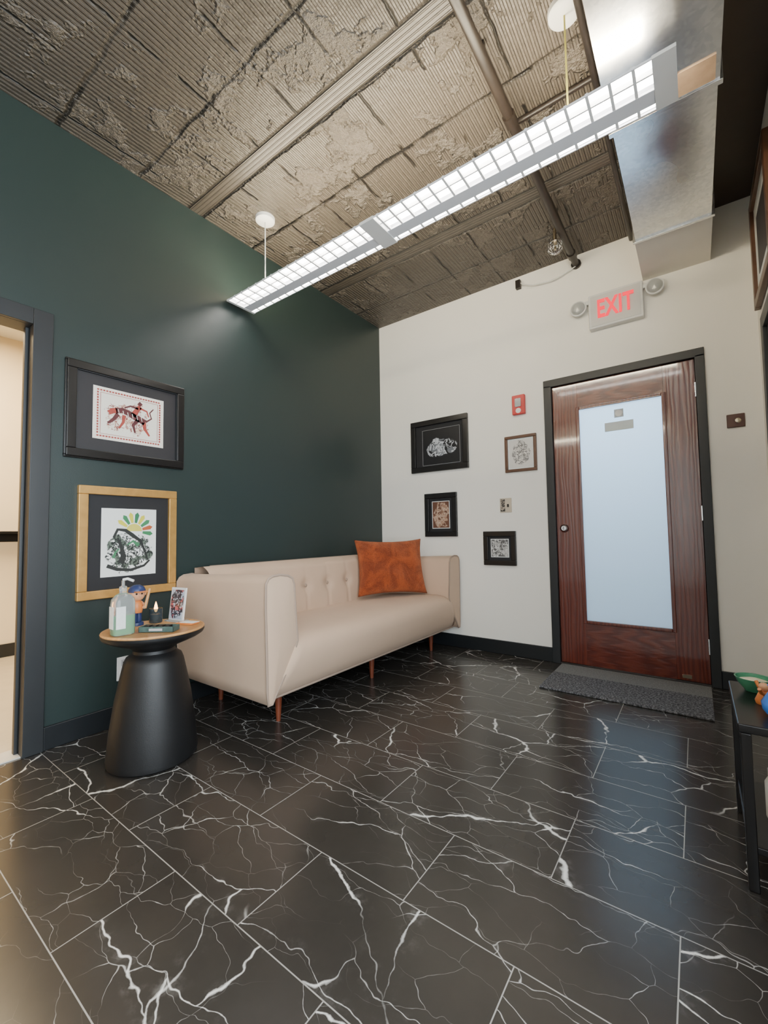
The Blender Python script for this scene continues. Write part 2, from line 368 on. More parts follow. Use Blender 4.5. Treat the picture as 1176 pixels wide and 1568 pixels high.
tube('drop_elbow',[(1.905,-.02,3.06),(1.905,-.001,3.06)],.036,m_conduit,g)
for y in (-.6,-1.8,-3): boxes('hanger',[((1.895,y,3.06),(1.915,y+.02,H))],m_dkconduit,g)
g=grp('electrical_conduit',(2.28,-2,3.1))
tube('run',[(2.275,-.01,3.10),(2.275,-5.4,3.10)],.014,m_dkconduit,g)
tube('branch',[(1.86,-1.36,3.115),(2.33,-1.36,3.115)],.014,m_conduit,g)
g=grp('sprinkler_head_cage',(1.85,-.41,3.03))
lathe('body',[(0,-.06),(.012,-.06),(.014,-.02),(.022,0),(.012,.01),(.012,.09),(0,.09)],(1.85,-.41,3.04),m_brass,g,seg=20)
for i in range(6):
    t=math.pi*i/6; 
    tube('cage_wire',[(1.85+.05*math.cos(t)*math.sin(a),-.41+.05*math.sin(t)*math.sin(a),3.0+.05*math.cos(a)) for a in [math.pi*2*k/20 for k in range(20)]],.0022,m_chrome,g,closed=True)
for zz,rr in ((3.02,.046),(2.98,.046)):
    tube('cage_ring',[(1.85+rr*math.cos(a),-.41+rr*math.sin(a),zz) for a in [math.pi*2*k/20 for k in range(20)]],.0022,m_chrome,g,closed=True)
g=grp('emergency_wire',(1.6,-.03,3.0))
tube('cable',[(1.905,-.02,3.04),(1.80,-.03,3.0),(1.70,-.04,2.985),(1.58,-.04,3.0),(1.50,-.03,3.04),(1.46,-.02,3.08)],.004,m_white,g)
box('junction',(1.44,-.04,3.02),(1.48,-.005,3.09),m_dkconduit,g,bevel=.003)

# ------------------------------------------------------------------ linear pendant light
m_lamp=emis('led_panel_light',(1,.95,.88),26)
m_up=emis('uplight_tube',(1,.87,.62),125)
m_louv=simple('louver_white',(.80,.80,.78),.3,var=.03)
m_hous=simple('fixture_housing',(.74,.75,.78),.35,var=.03)
def pendant(x0,x1,yn,yf,zb,canx,cord):
    yc=(yn+yf)/2
    g=grp('linear_pendant_light',((x0+x1)/2,yc,zb))
    zt=zb+.048; ins=.06
    yl=yn+.125; ys=yf-.032
    boxes('housing',[((x0+.02,yn,zb),(x1-.07,yn+.005,zb+.008)),((x0+.02,yf-.005,zb),(x1-.07,yf,zb+.008)),((x0,yn+ins,zt-.006),(x1,yf-ins,zt)),
                     ((x0+.02,yl,zb),(x1-.07,ys,zb+.010))],m_hous,g,bevel=.0012)
    boxes('end_cap',[((x0,yn,zb-.002),(x0+.02,yf,zb+.010)),((x1-.07,yn-.002,zb-.003),(x1,yf+.002,zb+.010)),((x0+1.17,yn-.001,zb-.004),(x0+1.26,yf+.001,zb+.012))],m_white,g)
    for ya,yb_ in ((yn,yn+ins),(yf,yf-ins)):
        mesh('shell',[(x0,ya,zb+.006),(x1,ya,zb+.006),(x1,yb_,zt),(x0,yb_,zt)],[(0,1,2,3)],m_hous,g)
    for xx in (x0,x1):
        mesh('end_plate',[(xx,yn,zb),(xx,yf,zb),(xx,yf-ins,zt),(xx,yn+ins,zt)],[(0,1,2,3)],m_hous,g)
    boxes('lamp_panel',[((x0+.02,yn+.032,zb+.026),(x0+1.17,yl,zb+.030)),((x0+1.26,yn+.032,zb+.026),(x1-.07,yl,zb+.030)),
                        ((x0+.02,ys,zb+.011),(x0+1.17,yf-.007,zb+.014)),((x0+1.26,ys,zb+.011),(x1-.07,yf-.007,zb+.014))],m_lamp,g)
    bl=[]
    x=x0+.075
    while x<x1-.08:
        bl.append(((x,yn+.005,zb+.001),(x+.010,yl,zb+.016))); bl.append(((x,ys,zb+.0005),(x+.010,yf-.005,zb+.010))); x+=.075
    bl.append(((x0+.02,(yn+yl)/2-.003,zb+.003),(x1-.07,(yn+yl)/2+.003,zb+.024)))
    boxes('louver_blades',bl,m_louv,g)
    mesh('reflector',[(x0+.02,yn+.005,zb+.008),(x1-.07,yn+.005,zb+.008),(x1-.07,yn+.033,zb+.027),(x0+.02,yn+.033,zb+.027)],[(0,1,2,3)],m_lamp,g)
    # fluorescent-style tubes lying on top of the housing (indirect light)
    for yy in (yc-.012,yc+.024):
        lathe('uplight_tube',[(0,0),(.0105,0),(.0105,x1-x0-.16),(0,x1-x0-.16)],(x0+.06,yy,zt+.0125),m_up,g,seg=14,axis='X')
    for cx,mt in zip(canx,cord):
        lathe('canopy',[(0,-.028),(.052,-.028),(.062,-.02),(.064,0),(0,0)],(cx,yc,H),m_white,g,seg=32)
        tube('cord',[(cx,yc,zt),(cx,yc,H-.02)],.0035,mt,g)
    return g
m_ycord=simple('yellow_cord',(.55,.50,.12),.5)
pendant(.05,2.58,-1.81,-1.59,2.61,(.32,2.22),(m_white,m_ycord))
pendant(.25,2.30,-4.9,-4.68,2.61,(.52,2.0),(m_white,m_white))  # unseen second pendant behind the camera, added for extra light

# ------------------------------------------------------------------ exit sign
g=grp('exit_sign',(2.16,0,2.63))
box('housing',(1.985,-.055,2.50),(2.335,0,2.755),m_white,g,bevel=.008,seg=3)
box('face',(2.0,-.058,2.515),(2.32,-.054,2.74),simple('sign_face',(.60,.60,.58),.4,var=.03),g)
cu=bpy.data.curves.new('exit_letters','FONT'); cu.body='EXIT'; cu.size=.185; cu.extrude=.003; cu.offset=.004; cu.align_x='CENTER'; cu.align_y='CENTER'; cu.space_character=1.05
cu.materials.append(m_redglow); o=bpy.data.objects.new('letters',cu); COL.objects.link(o); o.parent=g
o.rotation_euler=(math.pi/2,0,0); o.scale=(.60,1,1); o.location=(0,-.062,-.003)
box('lamp_bar',(1.94,-.04,2.70),(2.38,-.015,2.73),m_white,g,bevel=.004)
for cx in (1.915,2.405):
    lathe('lamp_head',[(0,0),(.045,0),(.050,-.012),(.048,-.03),(.034,-.05),(0,-.058)],(cx,-.03,2.685),m_clear,g,seg=28,axis='Y')
    lathe('lamp_reflector',[(0,-.028),(.012,-.03),(.036,-.014),(.04,-.004),(0,-.002)],(cx,-.03,2.685),m_chrome,g,seg=28,axis='Y')
    lathe('lamp_bezel',[(.044,-.03),(.056,-.026),(.058,-.012),(.05,0),(.03,.015),(0,.03)],(cx,-.03,2.685),m_white,g,seg=28,axis='Y')
# wall devices
g=grp('fire_alarm_strobe',(1.43,0,2.05))
box('body',(1.378,-.035,1.97),(1.482,0,2.13),m_red,g,bevel=.006,seg=3)
box('strobe',(1.405,-.052,2.03),(1.455,-.034,2.10),m_clear,g,bevel=.008,seg=3)
box('back',(1.408,-.037,2.033),(1.452,-.0345,2.097),m_white,g)
lathe('horn',[(0,-.038),(.02,-.038),(.022,-.035),(0,-.034)],(1.43,0,2.0),m_white,g,seg=20,axis='Y')
g=grp('light_switch',(1.29,0,1.23))
box('plate',(1.24,-.007,1.17),(1.34,0,1.29),simple('switch_plate_tan',(.55,.47,.36),.4),g,bevel=.003)
box('sticker',(1.246,-.009,1.18),(1.285,-.006,1.28),mk_art('sticker_art',(.03,.03,.03),(.6,.5,.4),(1.265,1.23),(.03,.05),60,1),g)
box('toggle',(1.305,-.02,1.215),(1.319,-.006,1.24),m_black,g,bevel=.003)
g=grp('wall_plaque',(2.795,0,1.685))
box('plate',(2.75,-.012,1.645),(2.84,0,1.73),m_plaque,g,bevel=.004)
lathe('emblem',[(0,-.016),(.014,-.015),(.018,-.011),(0,-.011)],(2.805,0,1.688),m_brass,g,seg=20,axis='Y')
g=grp('wall_outlet',(0,-2.40,.30))
box('plate',(0,-2.44,.235),(.007,-2.365,.36),m_white,g,bevel=.003)
boxes('sockets',[((.006,-2.42,.31),(.010,-2.385,.345)),((.006,-2.42,.25),(.010,-2.385,.285))],m_grey,g,bevel=.003)
boxes('slots',[((.0095,-2.412,.32),(.0105,-2.409,.335)),((.0095,-2.396,.32),(.0105,-2.393,.335)),((.0095,-2.412,.26),(.0105,-2.409,.275)),((.0095,-2.396,.26),(.0105,-2.393,.275))],m_black,g)

# ------------------------------------------------------------------ framed pictures
def pic(a0,a1,z0,z1,fw,depth,fm,mat,art,ia,axis,lip=None,name='framed_picture'):
    ctr=((0,(a0+a1)/2,(z0+z1)/2) if axis==0 else ((a0+a1)/2,0,(z0+z1)/2))
    g=grp(name,ctr)
    def B(u0,u1,v0,v1,d0,d1):
        if axis==0: return ((d0,u0,v0),(d1,u1,v1))
        return ((u0,-d1,v0),(u1,-d0,v1))
    boxes('frame',[B(a0,a1,z0,z0+fw,0,depth),B(a0,a1,z1-fw,z1,0,depth),B(a0,a0+fw,z0+fw,z1-fw,0,depth),B(a1-fw,a1,z0+fw,z1-fw,0,depth)],fm,g,bevel=.004,seg=3)
    if lip:
        e=.006
        boxes('inner_lip',[B(a0+fw-e,a1-fw+e,z0+fw-e,z0+fw+.004,0,depth*.75),B(a0+fw-e,a1-fw+e,z1-fw-.004,z1-fw+e,0,depth*.75),B(a0+fw-e,a0+fw+.004,z0+fw,z1-fw,0,depth*.75),B(a1-fw-.004,a1-fw+e,z0+fw,z1-fw,0,depth*.75)],lip,g)
        q=fw*.3
        boxes('outer_step',[B(a0-.006,a1+.006,z0-.006,z0+q,0,depth*.55),B(a0-.006,a1+.006,z1-q,z1+.006,0,depth*.55),B(a0-.006,a0+q,z0,z1,0,depth*.55),B(a1-q,a1+.006,z0,z1,0,depth*.55)],fm,g,bevel=.003)
    boxes('mat_board',[B(a0+fw-.004,a1-fw+.004,z0+fw-.004,z1-fw+.004,.002,depth*.35)],mat,g)
    boxes('print',[B(*ia,depth*.35,depth*.35+.002)],art,g)
    return g,B
# tiger & rider print
art=mk_art('tiger_print',(.80,.75,.66),(.26,.07,.05),(-2.395,1.68),(.13,.085),42,0,w=.035,ink2=(.62,.40,.26),fill=.54,filla=.6,wild=1.5)
g,B=pic(-2.70,-2.09,1.43,1.93,.042,.032,m_black,m_matg,art,(-2.58,-2.21,1.54,1.825),0,lip=m_trim)
m_redink=simple('red_ink',(.33,.05,.035),.5,var=.4,scale=70)
m_dkink=simple('maroon_ink',(.09,.018,.02),.5,var=.5,scale=80)
dash=[]
u=-2.562
while u<-2.235:
    dash+= [B(u,u+.010,1.803,1.811,.0135,.0142),B(u,u+.010,1.554,1.562,.0135,.0142)]; u+=.0145
v=1.57
while v<1.80:
    dash+= [B(-2.562,-2.554,v,v+.010,.0135,.0142),B(-2.236,-2.228,v,v+.010,.0135,.0142)]; v+=.0145
dash+=[B(-2.546,-2.244,1.793,1.795,.0135,.0142),B(-2.546,-2.244,1.570,1.572,.0135,.0142),B(-2.546,-2.544,1.57,1.795,.0135,.0142),B(-2.246,-2.244,1.57,1.795,.0135,.0142)]
boxes('print_border',dash,m_redink,g)
def stroke(name,pts,w0,w1,mat,g,d=.0139):
    n=len(pts); L,R=[],[]
    for i,(u,v) in enumerate(pts):
        a=pts[max(0,i-1)]; b=pts[min(n-1,i+1)]; tx,tz=b[0]-a[0],b[1]-a[1]; l=math.hypot(tx,tz) or 1
        w=(w0+(w1-w0)*i/(n-1))*.5; L.append((d,u-tz/l*w,v+tx/l*w)); R.append((d,u+tz/l*w,v-tx/l*w))
    vs=L+R; fs=[(i,i+1,n+i+1,n+i) for i in range(n-1)]
    mesh(name,vs,fs,mat,g)
tg=lambda P:[(-2.395+a*.0105,1.682+b*.0105) for a,b in P]
stroke('tiger_body',tg([(-7,2.5),(-4,3.4),(-1,2.6),(2,1.2),(5,.2),(7.5,-1)]),.030,.036,m_dkink,g)
stroke('tiger_head',tg([(-10.5,.8),(-8.5,2.3),(-6.5,2.6)]),.024,.034,m_redink,g)
stroke('foreleg_a',tg([(-6,1),(-8,-2),(-10,-4),(-11,-4.5)]),.022,.010,m_dkink,g)
stroke('foreleg_b',tg([(-3,1),(-3.5,-3),(-5.5,-6.5)]),.020,.009,m_redink,g)
stroke('hindleg_a',tg([(4,0),(1.5,-3.5),(2.5,-7.5)]),.024,.010,m_dkink,g)
stroke('hindleg_b',tg([(7,-1),(7.5,-4.5),(10,-8)]),.024,.010,m_redink,g)
stroke('tail',tg([(8,-.5),(11,2),(10,5),(12,7.5)]),.010,.006,m_dkink,g)
stroke('rider_body',tg([(1.5,1.5),(3,4.5),(5,7.5)]),.034,.022,m_redink,g)
stroke('rider_arm',tg([(4,6),(0,6.6),(-3,5)]),.012,.008,m_dkink,g)
stroke('rider_arm_b',tg([(4.8,6.5),(8.5,5.5),(9.5,2.5)]),.012,.008,m_redink,g)
stroke('rider_head',tg([(4.2,8),(5.5,9.6)]),.020,.022,m_dkink,g)
m_paper=simple('print_paper',(.78,.74,.66),.6)
for k in range(6):
    a=-6+k*2.3; stroke('stripe',tg([(a,3.6-k*.35),(a+.5,1.6-k*.45)]),.004,.003,m_paper,g,d=.0143)
# gold frame print
art=mk_art('bonsai_print',(.78,.79,.76),(.015,.02,.018),(-2.39,.925),(.12,.11),40,0,w=.05,ink2=(.05,.08,.05),fill=.50,filla=.9,wild=1.1)
g,B=pic(-2.64,-2.13,.69,1.285,.045,.028,m_gold,m_matb,art,(-2.53,-2.245,.80,1.17),0)
cols=[(.04,.20,.08),(.45,.10,.03),(.04,.20,.08),(.62,.56,.05),(.03,.16,.07),(.62,.56,.05),(.04,.20,.08),(.62,.56,.05)]
for i in range(8):
    t=math.radians(-8+i*22); c0,r0,r1=(-2.365,1.045),.048,.094
    P=[(r0,t-.14),(r1,t-.13),(r1+.014,t),(r1,t+.13),(r0,t+.14)]
    mesh('ray',[(.0122,c0[0]+r*math.cos(a)*.95,c0[1]+r*math.sin(a)) for r,a in P],[(0,1,2,3,4)],simple('ray_ink',cols[i],.5),g)
mesh('sun_disc',[(.0121,-2.365+.042*math.cos(a),1.045+.042*math.sin(a)) for a in [math.pi*k/16 for k in range(17)]],[tuple(range(17))],simple('sun_ink',(.62,.56,.10),.5),g)
m_bk=simple('black_ink',(.02,.022,.02),.5)
m_gk=simple('green_ink',(.05,.20,.09),.5)
stroke('mask_hat',[(-2.47,1.01),(-2.45,1.055),(-2.41,1.05),(-2.37,1.02)],.012,.022,m_bk,g,d=.0126)
stroke('mask_body',[(-2.45,1.01),(-2.43,.96),(-2.42,.91),(-2.43,.87)],.010,.035,m_bk,g,d=.0126)
stroke('pot_line',[(-2.50,.86),(-2.45,.838),(-2.38,.83),(-2.31,.85),(-2.28,.88)],.020,.010,m_bk,g,d=.0126)
stroke('branch',[(-2.37,1.02),(-2.33,.99),(-2.31,.94),(-2.29,.88)],.020,.008,m_bk,g,d=.0126)
stroke('leaf',[(-2.40,.97),(-2.37,.99),(-2.34,.965)],.006,.022,m_gk,g,d=.0127)
stroke('leaf_b',[(-2.47,.90),(-2.46,.93),(-2.44,.95)],.016,.006,m_gk,g,d=.0127)
# back-wall pictures
art=mk_art('hands_photo',(.010,.010,.012),(.50,.52,.56),(.70,1.80),(.15,.085),16,1,w=.05,ink2=(.16,.17,.19),fill=.45,filla=.9)
g,B=pic(.38,.97,1.58,2.07,.05,.03,m_black,m_matb,art,(.51,.88,1.65,1.97),1)
m_thin=simple('thin_grey_line',(.2,.2,.21),.5)
boxes('mat_line',[B(.50,.89,1.975,1.979,.0105,.0125),B(.50,.89,1.641,1.645,.0105,.0125),B(.50,.504,1.641,1.979,.0105,.0125),B(.886,.89,1.641,1.979,.0105,.0125)],m_thin,g)
art=mk_art('sketch_print',(.66,.64,.60),(.10,.09,.09),(1.43,1.65),(.075,.10),48,1,w=.05,ink2=(.35,.34,.33),fill=.5,filla=.6,wild=.8)
pic(1.30,1.56,1.50,1.80,.024,.022,m_brownfr,m_label,art,(1.335,1.525,1.535,1.765),1)
art=mk_art('sepia_print',(.14,.06,.035),(.55,.40,.30),(.68,1.175),(.08,.13),34,1,w=.06,ink2=(.40,.24,.16),fill=.45,filla=.8)
g,B=pic(.515,.845,.975,1.375,.045,.025,m_black,m_matb,art,(.595,.765,1.055,1.295),1)
boxes('white_bevel',[B(.589,.771,1.049,1.055,.0088,.0115),B(.589,.771,1.295,1.301,.0088,.0115),B(.589,.595,1.055,1.295,.0088,.0115),B(.765,.771,1.055,1.295,.0088,.0115)],m_label,g)
art=mk_art('ink_print',(.10,.10,.10),(.62,.62,.60),(1.23,.875),(.09,.09),44,1,w=.06,ink2=(.45,.45,.44),fill=.5,filla=.8)
g,B=pic(1.09,1.37,.73,1.015,.042,.025,m_black,m_matb,art,(1.158,1.302,.803,.945),1)
boxes('white_bevel',[B(1.152,1.308,.797,.803,.0088,.0115),B(1.152,1.308,.945,.951,.0088,.0115),B(1.152,1.158,.803,.945,.0088,.0115),B(1.302,1.308,.803,.945,.0088,.0115)],m_label,g)
g=grp('framed_picture',(XR,-.45,2.6))
boxes('frame',[((XR-.03,-.80,2.30),(XR,-.75,2.93)),((XR-.03,-.20,2.30),(XR,-.15,2.93)),((XR-.03,-.75,2.30),(XR,-.20,2.35)),((XR-.03,-.75,2.88),(XR,-.20,2.93))],m_brownfr,g,bevel=.004)
box('mat_board',(XR-.012,-.76,2.34),(XR-.001,-.19,2.89),m_label,g)
box('print',(XR-.014,-.65,2.45),(XR-.012,-.30,2.78),m_matg,g)

# ------------------------------------------------------------------ sofa
g=grp('sofa',(.45,-1.08,0))
Y0,Y1=-2.115,-.035
def loft(name,prof,ya,yb,mat,n=30,**k):
    vs,fs=[],[];m=len(prof)
    for i in range(n+1):
        t=i/n
        for x,z in prof: vs.append((x,ya(z)*(1-t)+yb(z)*t,z))
    for i in range(n):
        for j in range(m):
            fs.append((i*m+j,i*m+(j+1)%m,(i+1)*m+(j+1)%m,(i+1)*m+j))
    fs.append(tuple(range(m))[::-1]); fs.append(tuple(n*m+j for j in range(m)))
    return mesh(name,vs,fs,mat,g,**k)
def inner(z):
    pts=[(.17,.03),(.22,.05),(.32,.12),(.40,.17),(.46,.195),(.60,.19),(.80,.17)]
    for (a,b),(c,d) in zip(pts,pts[1:]):
        if z<=c: return b+(d-b)*max(0,(z-a)/(c-a))
    return pts[-1][1]
prof=[(.06,.19),(.40,.185),(.78,.18),(.815,.20),(.845,.25),(.865,.31),(.875,.37),(.872,.41),(.855,.445),(.82,.468),(.76,.478),(.60,.478),(.40,.468),(.20,.455),(.06,.45)]
loft('seat',prof,lambda z:Y0+inner(z)-.012,lambda z:Y1-inner(z)+.012,m_sofa,smooth=True)
def arm(sgn,Yo):
    def sect(x):
        dz=.775+.03*(x-.03)/.8
        out=[(0.006,.185),(0,.25),(-.004,.45),(-.010,.66),(-.008,dz-.035),(.006,dz-.012),(.03,dz),(.08,dz+.004),(.13,dz-.004),(.16,dz-.02),(.172,dz-.05),(.182,.60),(.195,.46),(.17,.40),(.12,.32),(.05,.22),(.03,.185)]
        return [(x,Yo+sgn*a,z) for a,z in out]
    xs=[.03,.05,.2,.4,.6,.78,.858]
    vs,fs=[],[]; m=len(sect(0))
    for i,x in enumerate(xs): vs+=sect(x)
    for i in range(len(xs)-1):
        for j in range(m): fs.append((i*m+j,i*m+(j+1)%m,(i+1)*m+(j+1)%m,(i+1)*m+j))
    o=mesh('arm',vs,fs,m_sofa,g,smooth=True)
    for x,d in ((.03,-1),(.858,1)):
        S=sect(x); cy=sum(p[1] for p in S)/m; cz=.52
        v2=list(S)+[(x+d*.010,cy+(p[1]-cy)*.72,cz+(p[2]-cz)*.80) for p in S]+[(x+d*.014,cy,cz)]
        f2=[(j,(j+1)%m,m+(j+1)%m,m+j) for j in range(m)]+[(m+j,m+(j+1)%m,2*m) for j in range(m)]
        mesh('arm_panel',v2,f2,m_sofa,g,smooth=True)
    S=sect(.857); tube('arm_piping',[(x+.001,y,z) for x,y,z in S],.0065,m_pipe,g,closed=True)
    S=sect(.03); tube('arm_piping_back',S,.006,m_pipe,g,closed=True)
arm(1,Y0); arm(-1,Y1)
tube('base_piping',[(.80,Y0+.03,.185),(.80,Y1-.03,.185)],.007,m_pipe,g)
ny,nz=150,26; ya,yb=Y0+.10,Y1-.10; vs=[];fs=[]
bys=[-1.93+.228*i for i in range(8)]
def bx(y,t):
    z=.44+t*.385
    x=.235-.05*t
    x+=.012*math.sin(math.pi*min(1,t*1.0))
    for b in bys:
        d2=((y-b)/.045)**2+((z-.635)/.045)**2
        x-=.026*math.exp(-d2)
        x-=.007*math.exp(-((y-b)/.012)**2)*(1 if z<.635 else .4)
    if t>.86: x-=.06*((t-.86)/.14)**2
    return x,z
for i in range(ny+1):
    y=ya+(yb-ya)*i/ny
    for j in range(nz+1):
        x,z=bx(y,j/nz); vs.append((x,y,z))
    vs.append((.03,y,.815)); vs.append((.03,y,.2))
m_=nz+3
for i in range(ny):
    for j in range(m_-1): fs.append((i*m_+j,(i+1)*m_+j,(i+1)*m_+j+1,i*m_+j+1))
mesh('backrest',vs,fs,m_sofa,g,smooth=True)
for b in bys:
    if ya+.1<b<yb-.1: ball('button',(.208,b,.635),.013,m_pipe,g,sc=(.5,1,1),sub=2)
tube('back_piping',[(.10,ya+.06,.822),(.10,yb-.06,.822)],.005,m_pipe,g)
for x,y in ((.68,-1.90),(.68,-.24),(.68,-1.07),(.14,-1.90),(.14,-.24)):
    lathe('leg',[(0,0),(.012,0),(.024,.185),(0,.185)],(x,y,0),m_leg,g,seg=20)
box('base_rail',(.10,Y0+.06,.165),(.74,Y1-.06,.187),m_mblack,g)

# throw pillow
N=48; W,Hh,T=.305,.245,.085
nrm=Vector((.74,-.58,.28)).normalized(); right=Vector((.617,.787,0)).normalized()
up=nrm.cross(right).normalized(); 
if up.z<0: up=-up
pc=Vector((.425,-.46,.725))
vs=[];fs=[]
for s in (1,-1):
    for i in range(N+1):
        for j in range(N+1):
            u=-1+2*i/N; v=-1+2*j/N
            uu=u*(1-.09*(1-v*v)*abs(u)**3); vv=v*(1-.11*(1-u*u)*abs(v)**3)
            th=T*((1-u**4)*(1-v**4))**.55
            e=(1-u*u)*(1-v*v)
            th+=.010*math.sin(5*u+3*v)*math.sin(4*v-2*u)*e*s
            for (a,b,dr) in ((-.9,.9,.78),(.9,.9,2.36),(-.9,-.9,-.78),(.9,-.9,-2.36)):
                du,dv=u-a,v-b; al=abs(du*math.sin(dr)+dv*math.cos(dr)); dd=math.hypot(du,dv)
                th-=.010*math.exp(-(al/.07)**2)*math.exp(-(dd/.5)**2)*min(1,e*6)
            vs.append(pc+right*(uu*W)+up*(vv*Hh)+nrm*(th*s))
o=(N+1)**2
for s in (0,1):
    for i in range(N):
        for j in range(N):
            a=s*o+i*(N+1)+j; fs.append((a,a+1,a+N+2,a+N+1))
me=bpy.data.meshes.new('throw_pillow'); me.from_pydata([tuple(v) for v in vs],[],fs)
bm=bmesh.new(); bm.from_mesh(me); bmesh.ops.remove_doubles(bm,verts=bm.verts,dist=.0005); bmesh.ops.recalc_face_normals(bm,faces=bm.faces); bm.to_mesh(me); bm.free()
link('throw_pillow',me,m_rust,None,smooth=True)

# ------------------------------------------------------------------ side table
TX,TY,TZ=.50,-2.48,.585
g=grp('side_table',(TX,TY,0))
lathe('pedestal',[(0,0),(.17,0),(.186,.012),(.188,.03),(.178,.14),(.158,.28),(.138,.38),(.125,.44),(.116,.462),(.098,.475),(.090,.482),(.088,.495),(.100,.508),(.15,.528),(.19,.545),(.210,.558),(.215,.568),(.215,.578),(0,.578)],(TX,TY,0),m_mblack,g,seg=72)
lathe('wood_top',[(0,.577),(.214,.577),(.216,.582),(.213,.587),(.207,.588),(.203,.585),(0,.585)],(TX,TY,0),m_tabletop,g,seg=72)
bx_,by_=.515,-2.625
g=grp('hand_sanitizer_bottle',(bx_,by_,TZ))
def rbox(name,c,w,d,z0,z1,prof,mat,parent):
    vs,fs=[],[];K=32
    for sc,z in prof:
        for i in range(K):
            t=2*math.pi*i/K; cs,sn=math.cos(t),math.sin(t)
            p=4 if sc>.6 else 2
            r=(abs(cs)**p+abs(sn)**p)**(-1/p)
            vs.append((c[0]+w*sc*r*cs,c[1]+d*sc*r*sn,z))
    n=len(prof)
    for i in range(n-1):
        for j in range(K): fs.append((i*K+j,i*K+(j+1)%K,(i+1)*K+(j+1)%K,(i+1)*K+j))
    fs.append(tuple(range(K))); fs.append(tuple((n-1)*K+j for j in range(K)))
    o=mesh(name,vs,fs,mat,parent,smooth=True); e=o.modifiers.new('es','EDGE_SPLIT'); e.split_angle=math.radians(45); return o
z=TZ+.001
rbox('bottle',(bx_,by_),.034,.044,0,0,[(.92,z),(1,z+.006),(1,z+.135),(.93,z+.155),(.62,z+.172),(.34,z+.18),(.34,z+.195)],m_clear,g)
rbox('gel',(bx_,by_),.031,.041,0,0,[(.92,z+.003),(1,z+.008),(1,z+.085)],m_greenliq,g)
box('label',(bx_+.0335,by_-.040,z+.03),(bx_+.0352,by_-.002,z+.125),m_label,g)
box('label_side',(bx_-.020,by_-.0462,z+.03),(bx_+.02,by_-.0445,z+.125),m_label,g)
lathe('pump_collar',[(0,0),(.015,0),(.015,.018),(.006,.022),(.006,.045),(0,.045)],(bx_,by_,z+.19),m_clear,g,seg=20)
tube('pump_spout',[(bx_,by_,z+.238),(bx_+.015,by_+.012,z+.242),(bx_+.035,by_+.028,z+.232)],.006,m_white,g)
fx,fy=.36,-2.50
g=grp('baseball_figurine',(fx,fy,TZ))
lathe('base',[(0,0),(.032,0),(.032,.012),(.03,.015),(0,.015)],(fx,fy,z-.0005),m_navy,g,seg=28)
for s in (-1,1):
    lathe('leg',[(0,.012),(.012,.012),(.014,.03),(.012,.065),(0,.065)],(fx-s*.008,fy+s*.014,z),m_navy,g,seg=14)
lathe('torso',[(0,.058),(.024,.06),(.028,.085),(.024,.11),(.012,.122),(0,.124)],(fx,fy,z),m_orange,g,seg=20)
for s in (-1,1): tube('arm',[(fx-s*.012,fy+s*.022,z+.108),(fx+.004,fy+s*.036,z+.09),(fx+.026,fy+s*.024,z+.085)],.008,m_skin,g)
ball('head',(fx+.004,fy,z+.150),.036,m_skin,g,sc=(.95,.95,1))
for s in (-1,1):
    ball('ear',(fx+.002,fy+s*.035,z+.148),.009,m_skin,g,sub=2); ball('eye',(fx+.036,fy-.004+s*.012,z+.153),.0045,m_black,g,sub=2)
ball('nose',(fx+.040,fy-.002,z+.144),.006,m_skin,g,sub=2)
lathe('cap',[(.038,0),(.038,.008),(.030,.024),(.014,.033),(0,.035)],(fx+.002,fy,z+.160),m_navy,g,seg=28)
box('cap_brim',(fx+.025,fy-.026,z+.161),(fx+.066,fy+.026,z+.166),m_orange,g,bevel=.002)
tube('bat',[(fx+.028,fy+.026,z+.08),(fx+.012,fy+.055,z+.17)],.007,m_tabletop,g)
cx_,cy_=.375,-2.415
g=grp('candle_jar',(cx_,cy_,TZ))
lathe('glass',[(0,0),(.028,0),(.030,.004),(.030,.07),(.027,.07),(.027,.008),(0,.008)],(cx_,cy_,z),m_dglass,g,seg=32)
lathe('wax',[(0,.009),(.026,.009),(.026,.042),(0,.042)],(cx_,cy_,z),m_wax,g,seg=28)
lathe('flame',[(0,.050),(.006,.056),(.009,.068),(.006,.085),(.002,.10),(0,.104)],(cx_,cy_,z),m_flame,g,seg=16)
tube('wick',[(cx_,cy_,z+.04),(cx_,cy_,z+.054)],.0012,m_black,g)
g=grp('card_display_stand',(.43,-2.335,TZ))
A=Vector((.375,-2.345,z)); D=Vector((.095,.012,0)).normalized(); n2=Vector((D.y,-D.x,0))
def slab(name,p,w,h,th,mat,lean=.0):
    q=[p,p+D*w,p+D*w+Vector((0,0,h))-n2*lean,p+Vector((0,0,h))-n2*lean]
    vs=[*q,*[a+n2*th for a in q]]
    mesh(name,vs,[(0,1,2,3),(7,6,5,4),(0,4,5,1),(1,5,6,2),(2,6,7,3),(3,7,4,0)],mat,g)
slab('frame',A,.11,.165,.008,m_white,.02)
cardart=mk_art('card_art',(.45,.50,.58),(.03,.03,.04),(.43,.67),(.05,.08),50,1,w=.09,ink2=(.5,.08,.08),fill=.5,filla=.9)
slab('card',A+D*.007+n2*.0082+Vector((0,0,.012)),.096,.143,.001,cardart,.0175)
slab('foot',A-n2*.03,.11,.006,.06,m_clear)
g=grp('incense_tray',(.58,-2.50,TZ))
tx,ty=.585,-2.50
M2=Matrix.Rotation(math.radians(36),4,'Z')
def rb(name,a,b,mat,bevel=.002):
    vs,fs=[],[]; boxvf(a,b,vs,fs); vs=[tuple((M2@Vector(v))+Vector((tx,ty,z))) for v in vs]; return mesh(name,vs,fs,mat,g,bevel=bevel)
rb('tray',(-.075,-.028,0),(.075,.028,.012),m_dkgreen)
